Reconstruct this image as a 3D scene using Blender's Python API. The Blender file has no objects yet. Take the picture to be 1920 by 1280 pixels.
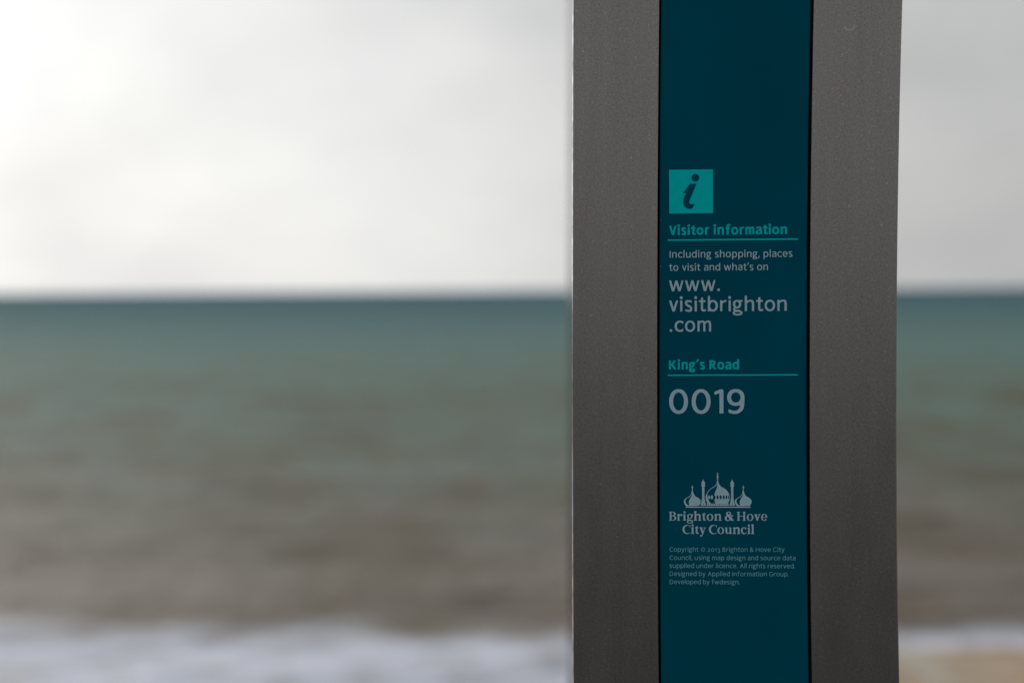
# Seafront wayfinding totem with the sea out of focus behind it
import bpy, math, random
import numpy as np
from mathutils import Vector, Matrix

S = bpy.context.scene
COL = S.collection
random.seed(7)

# ================================================================ camera, world, sun, exposure
cam_data = bpy.data.cameras.new("camera")
cam = bpy.data.objects.new("camera", cam_data)
COL.objects.link(cam)
S.camera = cam
cam_data.lens = 70.0
cam_data.sensor_width = 36.0
cam_data.clip_start = 0.05
cam_data.clip_end = 60000.0
cam_data.dof.use_dof = True
cam_data.dof.focus_distance = 1.222
cam_data.dof.aperture_fstop = 4.6
PITCH, ROLL = 0.02564, 0.0065
_R0 = Vector((1, 0, 0)); _U0 = Vector((0, math.sin(PITCH), math.cos(PITCH))); _F = Vector((0, math.cos(PITCH), -math.sin(PITCH)))
_R = math.cos(ROLL) * _R0 - math.sin(ROLL) * _U0
_U = math.cos(ROLL) * _U0 + math.sin(ROLL) * _R0
m = Matrix((_R, _U, -_F)).transposed().to_4x4()
m.translation = Vector((0.0, 0.0, 1.4512))
cam.matrix_world = m

SUN_AZ, SUN_EL = math.radians(-32), math.radians(16)      # azimuth from +Y (out to sea), negative = left
sun_dir = Vector((math.sin(SUN_AZ) * math.cos(SUN_EL), math.cos(SUN_AZ) * math.cos(SUN_EL), math.sin(SUN_EL)))

world = bpy.data.worlds.new("World")
S.world = world
world.use_nodes = True
wn, wl = world.node_tree.nodes, world.node_tree.links
wn.clear()
def W(t, **k):
    n = wn.new(t)
    for a, v in k.items(): setattr(n, a, v)
    return n
def wmath(op, a=None, b=None, c=None, clamp=False):
    n = W('ShaderNodeMath', operation=op, use_clamp=clamp)
    for i, v in enumerate((a, b, c)):
        if v is None: continue
        if isinstance(v, (int, float)): n.inputs[i].default_value = v
        else: wl.new(v, n.inputs[i])
    return n.outputs[0]
sky = W('ShaderNodeTexSky', sky_type='NISHITA', sun_disc=False)
sky.sun_elevation = SUN_EL
sky.sun_rotation = SUN_AZ
sky.air_density = 1.0; sky.dust_density = 2.0; sky.ozone_density = 1.0
bg_sky = W('ShaderNodeBackground'); bg_sky.inputs[1].default_value = 0.06
wl.new(sky.outputs[0], bg_sky.inputs[0])
# overcast cloud deck: brighter round the hidden sun, soft grey patches everywhere
tc = W('ShaderNodeTexCoord')
dotn = W('ShaderNodeVectorMath', operation='DOT_PRODUCT')
wl.new(tc.outputs['Generated'], dotn.inputs[0]); dotn.inputs[1].default_value = sun_dir
ang = wmath('ARCCOSINE', wmath('MINIMUM', wmath('MAXIMUM', dotn.outputs['Value'], -1.0), 1.0))
glow = wmath('EXPONENT', wmath('MULTIPLY', wmath('MULTIPLY', ang, ang), -2.7))
mapn = W('ShaderNodeMapping'); mapn.inputs['Scale'].default_value = (1.0, 1.0, 1.9); mapn.inputs['Location'].default_value = (-4.33, -4.27, -3.01)
wl.new(tc.outputs['Generated'], mapn.inputs['Vector'])
nz = W('ShaderNodeTexNoise'); nz.inputs['Scale'].default_value = 4.6; nz.inputs['Detail'].default_value = 4.0; nz.inputs['Roughness'].default_value = 0.5
nz.inputs['Distortion'].default_value = 0.4
wl.new(mapn.outputs[0], nz.inputs['Vector'])
nz2 = W('ShaderNodeTexNoise'); nz2.inputs['Scale'].default_value = 13.0; nz2.inputs['Detail'].default_value = 3.0
wl.new(mapn.outputs[0], nz2.inputs['Vector'])
patch = wmath('ADD', wmath('MULTIPLY', wmath('SUBTRACT', nz.outputs['Fac'], 0.5), 0.42), wmath('MULTIPLY', wmath('SUBTRACT', nz2.outputs['Fac'], 0.5), 0.22))
bright = wmath('MULTIPLY', wmath('MULTIPLY_ADD', glow, 0.93, 0.36), wmath('ADD', patch, 1.0))
tint = W('ShaderNodeMix', data_type='RGBA')
tint.inputs['A'].default_value = (0.985, 0.992, 1.0, 1); tint.inputs['B'].default_value = (0.995, 1.0, 0.985, 1)
wl.new(wmath('MULTIPLY_ADD', nz2.outputs['Fac'], 2.2, wmath('MULTIPLY_ADD', glow, 0.9, -1.0), clamp=True), tint.inputs['Factor'])
bg_cloud = W('ShaderNodeBackground')
wl.new(tint.outputs['Result'], bg_cloud.inputs[0]); wl.new(bright, bg_cloud.inputs[1])
mix = W('ShaderNodeMixShader'); mix.inputs[0].default_value = 0.97
wl.new(bg_sky.outputs[0], mix.inputs[1]); wl.new(bg_cloud.outputs[0], mix.inputs[2])
wout = W('ShaderNodeOutputWorld'); wl.new(mix.outputs[0], wout.inputs[0])

sun_data = bpy.data.lights.new("sun", 'SUN')
sun_data.energy = 1.5; sun_data.angle = math.radians(14); sun_data.color = (1.0, 0.95, 0.88)
sun = bpy.data.objects.new("sun", sun_data); COL.objects.link(sun)
sun.rotation_euler = (-sun_dir).to_track_quat('-Z', 'Y').to_euler()
sun.location = (-20, 30, 15)

S.render.engine = 'CYCLES'
S.cycles.use_denoising = True
S.cycles.max_bounces = 6
S.view_settings.view_transform = 'Standard'
S.view_settings.look = 'None'
S.view_settings.exposure = 0.0
S.view_settings.gamma = 1.0
S.view_settings.use_curve_mapping = False

# ================================================================ helpers
def new_mat(name):
    mt = bpy.data.materials.new(name); mt.use_nodes = True
    nt = mt.node_tree
    return mt, nt, nt.nodes['Principled BSDF']
class N:
    """tiny node helper"""
    def __init__(s, nt): s.nt = nt
    def __call__(s, t, ins=None, **k):
        n = s.nt.nodes.new(t)
        for a, v in k.items(): setattr(n, a, v)
        for a, v in (ins or {}).items():
            if hasattr(v, 'is_output') or isinstance(v, bpy.types.NodeSocket): s.nt.links.new(v, n.inputs[a])
            else: n.inputs[a].default_value = v
        return n
    def math(s, op, *a, clamp=False):
        n = s.nt.nodes.new('ShaderNodeMath'); n.operation = op; n.use_clamp = clamp
        for i, v in enumerate(a):
            if isinstance(v, (int, float)): n.inputs[i].default_value = v
            else: s.nt.links.new(v, n.inputs[i])
        return n.outputs[0]
    def ramp(s, fac, stops, interp='LINEAR'):
        n = s.nt.nodes.new('ShaderNodeValToRGB'); r = n.color_ramp; r.interpolation = interp
        while len(r.elements) < len(stops): r.elements.new(0.5)
        for e, (p, c) in zip(r.elements, stops):
            e.position = p; e.color = (*c, 1)
        s.nt.links.new(fac, n.inputs[0]); return n.outputs[0]
    def mixc(s, f, a, b):
        n = s.nt.nodes.new('ShaderNodeMix'); n.data_type = 'RGBA'
        for k, v in (('Factor', f), ('A', a), ('B', b)):
            i = n.inputs[k] if k == 'Factor' else [x for x in n.inputs if x.name == k and x.type == 'RGBA'][0]
            if isinstance(v, (int, float)): i.default_value = v
            elif isinstance(v, tuple): i.default_value = (*v, 1)
            else: s.nt.links.new(v, i)
        return [o for o in n.outputs if o.type == 'RGBA'][0]
    def link(s, a, b): s.nt.links.new(a, b)

def mesh_obj(name, verts, faces, mat, parent=None, smooth=False):
    me = bpy.data.meshes.new(name)
    me.from_pydata([tuple(v) for v in verts], [], faces)
    me.update()
    if smooth: me.polygons.foreach_set('use_smooth', [True] * len(me.polygons))
    if mat: me.materials.append(mat)
    o = bpy.data.objects.new(name, me); COL.objects.link(o)
    if parent: o.parent = parent
    return o
def structure(o): o['kind'] = 'structure'; return o
# ================================================================ materials
METAL_ROUGH = 0.20
def mat_metal(name='bead_blasted_steel', base=(0.332, 0.313, 0.302)):
    mt, nt, b = new_mat(name); n = N(nt)
    tc = n('ShaderNodeTexCoord').outputs['Object']
    g1 = n('ShaderNodeTexNoise', {'Vector': tc, 'Scale': 800.0, 'Detail': 3.0, 'Roughness': 0.65}).outputs['Fac']
    mp = n('ShaderNodeMapping', {'Vector': tc, 'Scale': (1.0, 1.0, 0.28)}).outputs[0]
    g2 = n('ShaderNodeTexNoise', {'Vector': mp, 'Scale': 60.0, 'Detail': 5.0, 'Roughness': 0.6}).outputs['Fac']
    g3 = n('ShaderNodeTexNoise', {'Vector': mp, 'Scale': 9.0, 'Detail': 3.0}).outputs['Fac']
    sp = n('ShaderNodeTexNoise', {'Vector': tc, 'Scale': 520.0, 'Detail': 1.0}).outputs['Fac']
    speck = n.math('MULTIPLY', n.math('SUBTRACT', sp, 0.655, clamp=True), 4.0)
    v = n.math('ADD', n.math('MULTIPLY_ADD', g1, 1.1, 0.45), n.math('MULTIPLY_ADD', g2, 0.16, -0.08))
    v = n.math('ADD', v, n.math('MULTIPLY_ADD', g3, 0.24, -0.12))
    v = n.math('ADD', v, speck)
    # faint round mark left by a removed fixing, and weak drip marks
    sep = n('ShaderNodeSeparateXYZ', {0: tc})
    rr = n('ShaderNodeVectorMath', {0: n('ShaderNodeCombineXYZ', {0: sep.outputs[0], 1: 0.0, 2: sep.outputs[2]}).outputs[0], 1: (0.0686, 0.0, 1.6105)}, operation='DISTANCE').outputs['Value']
    ringm = n.math('SUBTRACT', 1.0, n.math('MULTIPLY', n.math('ABSOLUTE', n.math('SUBTRACT', rr, 0.0029)), 900.0), clamp=True)
    low = n.math('MULTIPLY', n.math('SUBTRACT', 1.6125, sep.outputs[2], clamp=True), 260.0, clamp=True)
    v = n.math('ADD', v, n.math('MULTIPLY', n.math('MULTIPLY', ringm, low), 0.38))
    dm = n('ShaderNodeMapping', {'Vector': tc, 'Scale': (1.0, 1.0, 0.05)}).outputs[0]
    drip = n('ShaderNodeTexNoise', {'Vector': dm, 'Scale': 130.0, 'Detail': 3.0}).outputs['Fac']
    v = n.math('ADD', v, n.math('MULTIPLY_ADD', drip, 0.18, -0.09))
    tintc = n.mixc(g3, (base[0] * 1.03, base[1], base[2] * .96), (base[0] * .98, base[1], base[2] * 1.04))
    sc = n('ShaderNodeVectorMath', {0: tintc}, operation='SCALE'); n.link(v, sc.inputs['Scale'])
    n.link(sc.outputs[0], b.inputs['Base Color'])
    b.inputs['Metallic'].default_value = 0.9
    n.link(n.math('MULTIPLY_ADD', g2, 0.10, METAL_ROUGH), b.inputs['Roughness'])
    bump = n('ShaderNodeBump', {'Height': g1, 'Strength': 0.10, 'Distance': 0.0003})
    n.link(bump.outputs[0], b.inputs['Normal'])
    return mt
def mat_polished():
    mt, nt, b = new_mat('polished_edge'); n = N(nt)
    tc = n('ShaderNodeTexCoord').outputs['Object']
    mp = n('ShaderNodeMapping', {'Vector': tc, 'Scale': (1.0, 1.0, 0.5)}).outputs[0]
    g = n('ShaderNodeTexNoise', {'Vector': mp, 'Scale': 260.0, 'Detail': 3.0}).outputs['Fac']
    n.link(n.ramp(g, [(0.3, (0.40, 0.42, 0.45)), (0.65, (0.84, 0.85, 0.88))]), b.inputs['Base Color'])
    b.inputs['Metallic'].default_value = 1.0
    b.inputs['Roughness'].default_value = 0.10
    return mt
def mat_flat(name, col, rough=0.5, spec=0.3, var=0.0, scale=80.0):
    mt, nt, b = new_mat(name); n = N(nt)
    b.inputs['Roughness'].default_value = rough
    b.inputs['Specular IOR Level'].default_value = spec
    tc = n('ShaderNodeTexCoord').outputs['Object']
    g = n('ShaderNodeTexNoise', {'Vector': tc, 'Scale': scale, 'Detail': 4.0}).outputs['Fac']
    lo = tuple(c * (1 - var) for c in col); hi = tuple(min(1, c * (1 + var)) for c in col)
    n.link(n.ramp(g, [(0.3, lo), (0.7, hi)]), b.inputs['Base Color'])
    return mt
M_METAL = mat_metal()
M_EDGE = mat_polished()
M_TEAL = mat_flat('teal_enamel', (0.0, 0.108, 0.174), 0.32, 0.0, 0.10, 14.0)
M_TURQ = mat_flat('turquoise_print', (0.0, 0.74, 0.78), 0.5, 0.04, 0.03, 300.0)
M_WHITE = mat_flat('pale_grey_print', (0.53, 0.76, 0.90), 0.5, 0.05, 0.06, 250.0)
M_SMALL = mat_flat('pale_small_print', (0.19, 0.56, 0.67), 0.5, 0.05, 0.05, 250.0)
M_RUBBER = mat_flat('black_rubber', (0.003, 0.004, 0.005), 0.8, 0.1, 0.3, 300.0)
M_BODY = mat_flat('dark_glazed_panel', (0.040, 0.041, 0.043), 0.16, 0.10, 0.12, 200.0)
M_CHIP = mat_flat('bare_chip', (0.22, 0.30, 0.30), 0.7, 0.1, 0.2, 900.0)

def mat_paving():
    mt, nt, b = new_mat('concrete_paving'); n = N(nt)
    tc = n('ShaderNodeTexCoord').outputs['Object']
    br = n('ShaderNodeTexBrick', {'Vector': tc, 'Color1': (0.24, 0.237, 0.232, 1), 'Color2': (0.30, 0.295, 0.285, 1), 'Mortar': (0.10, 0.095, 0.09, 1), 'Scale': 1.0,
                                   'Mortar Size': 0.006, 'Brick Width': 0.6, 'Row Height': 0.45})
    g = n('ShaderNodeTexNoise', {'Vector': tc, 'Scale': 7.0, 'Detail': 8.0}).outputs['Fac']
    n.link(n.mixc(n.math('MULTIPLY', g, 0.4), br.outputs['Color'], (0.16, 0.15, 0.14)), b.inputs['Base Color'])
    b.inputs['Roughness'].default_value = 0.8
    bp = n('ShaderNodeBump', {'Height': br.outputs['Fac'], 'Strength': 0.5, 'Distance': -0.004}); n.link(bp.outputs[0], b.inputs['Normal'])
    return mt
def mat_concrete():
    mt, nt, b = new_mat('sea_wall_concrete'); n = N(nt)
    tc = n('ShaderNodeTexCoord').outputs['Object']
    g = n('ShaderNodeTexNoise', {'Vector': tc, 'Scale': 1.4, 'Detail': 9.0, 'Roughness': 0.65}).outputs['Fac']
    n.link(n.ramp(g, [(0.3, (0.17, 0.155, 0.135)), (0.7, (0.33, 0.31, 0.28))]), b.inputs['Base Color'])
    b.inputs['Roughness'].default_value = 0.85
    bp = n('ShaderNodeBump', {'Height': g, 'Strength': 0.4, 'Distance': 0.03}); n.link(bp.outputs[0], b.inputs['Normal'])
    return mt
def mat_shingle():
    mt, nt, b = new_mat('shingle'); n = N(nt)
    tc = n('ShaderNodeTexCoord').outputs['Object']
    v = n('ShaderNodeTexVoronoi', {'Vector': tc, 'Scale': 14.0})
    rnd = n('ShaderNodeSeparateColor', {0: v.outputs['Color']}).outputs[0]
    c = n.ramp(rnd, [(0.0, (0.20, 0.12, 0.06)), (0.35, (0.36, 0.25, 0.13)), (0.65, (0.34, 0.29, 0.22)), (1.0, (0.58, 0.54, 0.46))])
    g = n('ShaderNodeTexNoise', {'Vector': tc, 'Scale': 0.8, 'Detail': 3.0}).outputs['Fac']
    pale = n.ramp(g, [(0.47, (0.0, 0.0, 0.0)), (0.56, (1.0, 1.0, 1.0))])
    c2 = n.mixc(n.math('MULTIPLY', pale, 0.85), c, (0.52, 0.50, 0.44))
    orange = n('ShaderNodeTexNoise', {'Vector': tc, 'Scale': 0.55, 'Detail': 2.0}).outputs['Fac']
    c3 = n.mixc(n.math('MULTIPLY', n.ramp(orange, [(0.42, (0, 0, 0)), (0.56, (1, 1, 1))]), 0.7), c2, (0.44, 0.25, 0.08))
    n.link(c3, b.inputs['Base Color'])
    b.inputs['Roughness'].default_value = 0.55
    bp = n('ShaderNodeBump', {'Height': v.outputs['Distance'], 'Strength': 0.8, 'Distance': -0.03}); n.link(bp.outputs[0], b.inputs['Normal'])
    return mt

# sea: turbid brown by the shore, green grey further out, blue grey far out
WATER_Z = -5.0
SEA_STOPS = [(0.0, (0.240, 0.208, 0.172)), (0.28, (0.238, 0.206, 0.170)), (0.36, (0.205, 0.212, 0.178)), (0.43, (0.172, 0.240, 0.203)), (0.56, (0.145, 0.262, 0.240)), (0.70, (0.092, 0.198, 0.220)), (1.0, (0.045, 0.148, 0.200))]
FOAM_Y = 36.0
SEA_SPEC = 0.12
def shoreline(x): return 32.7 + 3.0 * math.sin(2 * math.pi * (x - 2.0) / 26.0)
def mat_sea():
    mt, nt, b = new_mat('sea_water'); n = N(nt)
    geo = n('ShaderNodeNewGeometry').outputs['Position']
    sep = n('ShaderNodeSeparateXYZ', {0: geo})
    X, Y = sep.outputs['X'], sep.outputs['Y']
    # distance out from the curved waterline
    sh = n.math('MULTIPLY_ADD', n.math('SINE', n.math('MULTIPLY', n.math('ADD', X, -2.0), 2 * math.pi / 26.0)), 3.0, 32.7)
    out = n.math('SUBTRACT', Y, sh)
    lg = n.math('DIVIDE', n.math('LOGARITHM', n.math('MAXIMUM', out, 1.0), 10.0), 4.0)     # 1 m -> 0, 10 km -> 1
    strm = n('ShaderNodeMapping', {'Vector': geo, 'Scale': (0.30, 0.17, 1.0)}).outputs[0]
    blot = n('ShaderNodeTexNoise', {'Vector': strm, 'Scale': 0.62, 'Detail': 4.0, 'Roughness': 0.55, 'Distortion': 0.3}).outputs['Fac']
    lgn = n.math('ADD', lg, n.math('MULTIPLY_ADD', blot, 0.10, -0.05))
    base = n.ramp(lgn, SEA_STOPS)
    sed = n.ramp(blot, [(0.47, (0, 0, 0)), (0.60, (1, 1, 1))])
    olive = n.ramp(n('ShaderNodeTexNoise', {'Vector': n('ShaderNodeMapping', {'Vector': geo, 'Scale': (0.30, 0.13, 1.0), 'Location': (3.1, 7.7, 0.0)}).outputs[0], 'Scale': 0.7, 'Detail': 3.0}).outputs['Fac'], [(0.48, (0, 0, 0)), (0.66, (1, 1, 1))])
    ol_at = n.ramp(lg, [(0.28, (0, 0, 0)), (0.37, (1, 1, 1)), (0.47, (1, 1, 1)), (0.56, (0, 0, 0))])
    base = n.mixc(n.math('MULTIPLY', n.math('MULTIPLY', olive, ol_at), 0.65), base, (0.145, 0.150, 0.075))
    near = n.ramp(lg, [(0.0, (1, 1, 1)), (0.48, (0.8, 0.8, 0.8)), (0.62, (0, 0, 0))])
    base = n.mixc(n.math('MULTIPLY', n.math('MULTIPLY', sed, near), 0.8), base, (0.145, 0.110, 0.062))
    # foam on the breaking wave and the wash
    edge = n('ShaderNodeTexNoise', {'Vector': geo, 'Scale': 0.42, 'Detail': 5.0, 'Roughness': 0.62}).outputs['Fac']
    o2 = n.math('ADD', Y, n.math('MULTIPLY_ADD', edge, -6.0, 3.0))       # the wave breaks along a line of equal depth
    fm = n.math('SUBTRACT', 1.0, n.math('DIVIDE', n.math('SUBTRACT', o2, n.math('MULTIPLY_ADD', X, -0.10, FOAM_Y)), 2.6), clamp=True)
    lace = n('ShaderNodeTexNoise', {'Vector': geo, 'Scale': 0.9, 'Detail': 6.0, 'Roughness': 0.65}).outputs['Fac']
    lc = n.ramp(lace, [(0.36, (0.45, 0.45, 0.45)), (0.52, (1, 1, 1))])
    fm = n.math('MULTIPLY', fm, lc)
    col = n.mixc(fm, base, (0.82, 0.865, 1.0))
    n.link(col, b.inputs['Base Color'])
    n.link(n.math('MAXIMUM', n.math('MULTIPLY_ADD', lg, 0.42, 0.26), n.math('MULTIPLY', fm, 0.7)), b.inputs['Roughness'])
    b.inputs['IOR'].default_value = 1.33
    n.link(n.math('MAXIMUM', n.math('MULTIPLY_ADD', lg, -0.14, 0.11), 0.012), b.inputs['Specular IOR Level'])
    w1 = n('ShaderNodeTexNoise', {'Vector': n('ShaderNodeMapping', {'Vector': geo, 'Scale': (0.7, 0.9, 1.0)}).outputs[0], 'Scale': 1.3, 'Detail': 7.0, 'Roughness': 0.62}).outputs['Fac']
    bp = n('ShaderNodeBump', {'Height': w1, 'Strength': n.math('MULTIPLY_ADD', fm, -0.75, 1.0), 'Distance': 0.45}); n.link(bp.outputs[0], b.inputs['Normal'])
    return mt
M_PAVE = mat_paving(); M_CONC = mat_concrete(); M_SHINGLE = mat_shingle(); M_SEA = mat_sea()

def mat_asphalt():
    mt, nt, b = new_mat('asphalt'); n = N(nt)
    tc = n('ShaderNodeTexCoord').outputs['Object']
    g = n('ShaderNodeTexNoise', {'Vector': tc, 'Scale': 90.0, 'Detail': 4.0}).outputs['Fac']
    n.link(n.ramp(g, [(0.3, (0.035, 0.035, 0.036)), (0.7, (0.07, 0.07, 0.068))]), b.inputs['Base Color'])
    b.inputs['Roughness'].default_value = 0.85
    return mt
M_ASPH = mat_asphalt()
# ---------------------------------------------------------------- lettering: letters drawn as signed fields
# unit: x-height = 1, baseline y = 0.  A field is negative inside the ink.
def f_rect(x0, y0, x1, y1):
    return lambda X, Y: np.maximum(np.maximum(x0 - X, X - x1), np.maximum(y0 - Y, Y - y1))
def f_ell(cx, cy, rx, ry):
    m = min(rx, ry)
    return lambda X, Y: (np.sqrt(((X - cx) / rx) ** 2 + ((Y - cy) / ry) ** 2) - 1.0) * m
def f_sup(cx, cy, rx, ry, p=2.3):
    m = min(rx, ry)
    return lambda X, Y: ((np.abs((X - cx) / rx) ** p + np.abs((Y - cy) / ry) ** p) ** (1 / p) - 1.0) * m
def f_union(*fs):
    def g(X, Y):
        r = fs[0](X, Y)
        for f in fs[1:]: r = np.minimum(r, f(X, Y))
        return r
    return g
def f_sub(a, *bs):
    def g(X, Y):
        r = a(X, Y)
        for b in bs: r = np.maximum(r, -b(X, Y))
        return r
    return g
def f_and(a, b): return lambda X, Y: np.maximum(a(X, Y), b(X, Y))
def f_poly(pts):
    P = [(float(a), float(b)) for a, b in pts]
    def g(X, Y):
        d = np.full(X.shape, 1e9); s = np.zeros(X.shape, bool); n = len(P)
        for i in range(n):
            ax, ay = P[i]; bx, by = P[(i + 1) % n]
            ex, ey = bx - ax, by - ay
            L = ex * ex + ey * ey + 1e-12
            t = np.clip(((X - ax) * ex + (Y - ay) * ey) / L, 0, 1)
            d = np.minimum(d, (X - ax - t * ex) ** 2 + (Y - ay - t * ey) ** 2)
            if ay != by:
                c = ((ay > Y) != (by > Y)) & (X < (bx - ax) * (Y - ay) / (by - ay) + ax)
                s ^= c
        d = np.sqrt(d)
        return np.where(s, -d, d)
    return g
def smooth(pts, n=7):
    P = [tuple(p) for p in pts]; out = []
    for i in range(len(P) - 1):
        p0 = P[max(i - 1, 0)]; p1 = P[i]; p2 = P[i + 1]; p3 = P[min(i + 2, len(P) - 1)]
        for k in range(n):
            t = k / n
            out.append(tuple(0.5 * (2 * b + (c - a) * t + (2 * a - 5 * b + 4 * c - d) * t * t + (3 * b - a - 3 * c + d) * t ** 3)
                             for a, b, c, d in zip(p0, p1, p2, p3)))
    out.append(P[-1]); return out
def f_stroke(pts, sm=True, caps=(None, None)):
    """pts = (x, y, width); caps = None for butt ends or an explicit outward direction"""
    P = smooth(pts) if sm else list(pts)
    def cap_of(a, b, c):
        if c is not None:
            L = math.hypot(*c); return (c[0] / L, c[1] / L)
        dx, dy = a[0] - b[0], a[1] - b[1]; L = math.hypot(dx, dy) or 1
        return (dx / L, dy / L)
    c0 = cap_of(P[0], P[1], caps[0]); c1 = cap_of(P[-1], P[-2], caps[1])
    # prolong both ends a little so that the caps cut through full ink
    def g(X, Y):
        Q = list(P)
        def prol(a, b):
            dx, dy = a[0] - b[0], a[1] - b[1]; L = math.hypot(dx, dy) or 1
            return (a[0] + dx / L * a[2] * .8, a[1] + dy / L * a[2] * .8, a[2])
        Q = [prol(Q[0], Q[1])] + Q + [prol(Q[-1], Q[-2])]
        d = np.full(X.shape, 1e9)
        for i in range(len(Q) - 1):
            ax, ay, aw = Q[i]; bx, by, bw = Q[i + 1]
            ex, ey = bx - ax, by - ay; L = ex * ex + ey * ey + 1e-12
            t = np.clip(((X - ax) * ex + (Y - ay) * ey) / L, 0, 1)
            d = np.minimum(d, np.hypot(X - ax - t * ex, Y - ay - t * ey) - (aw + (bw - aw) * t) / 2)
        for (ex, ey, ew), (cx, cy) in ((P[0], c0), (P[-1], c1)):
            al = (X - ex) * cx + (Y - ey) * cy
            near = np.hypot(X - ex, Y - ey) < ew * 2.2
            d = np.where(near & (al > -ew * .3), np.maximum(d, al), d)
        return d
    return g
def f_move(f, dx, dy=0, sx=1, sy=1): return lambda X, Y: f((X - dx) / sx, (Y - dy) / sy) * min(abs(sx), abs(sy))
def ring(cx, cy, rx, ry, w, t): return f_sub(f_sup(cx, cy, rx, ry, 2.15), f_ell(cx, cy, rx - w, ry - t))

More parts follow.
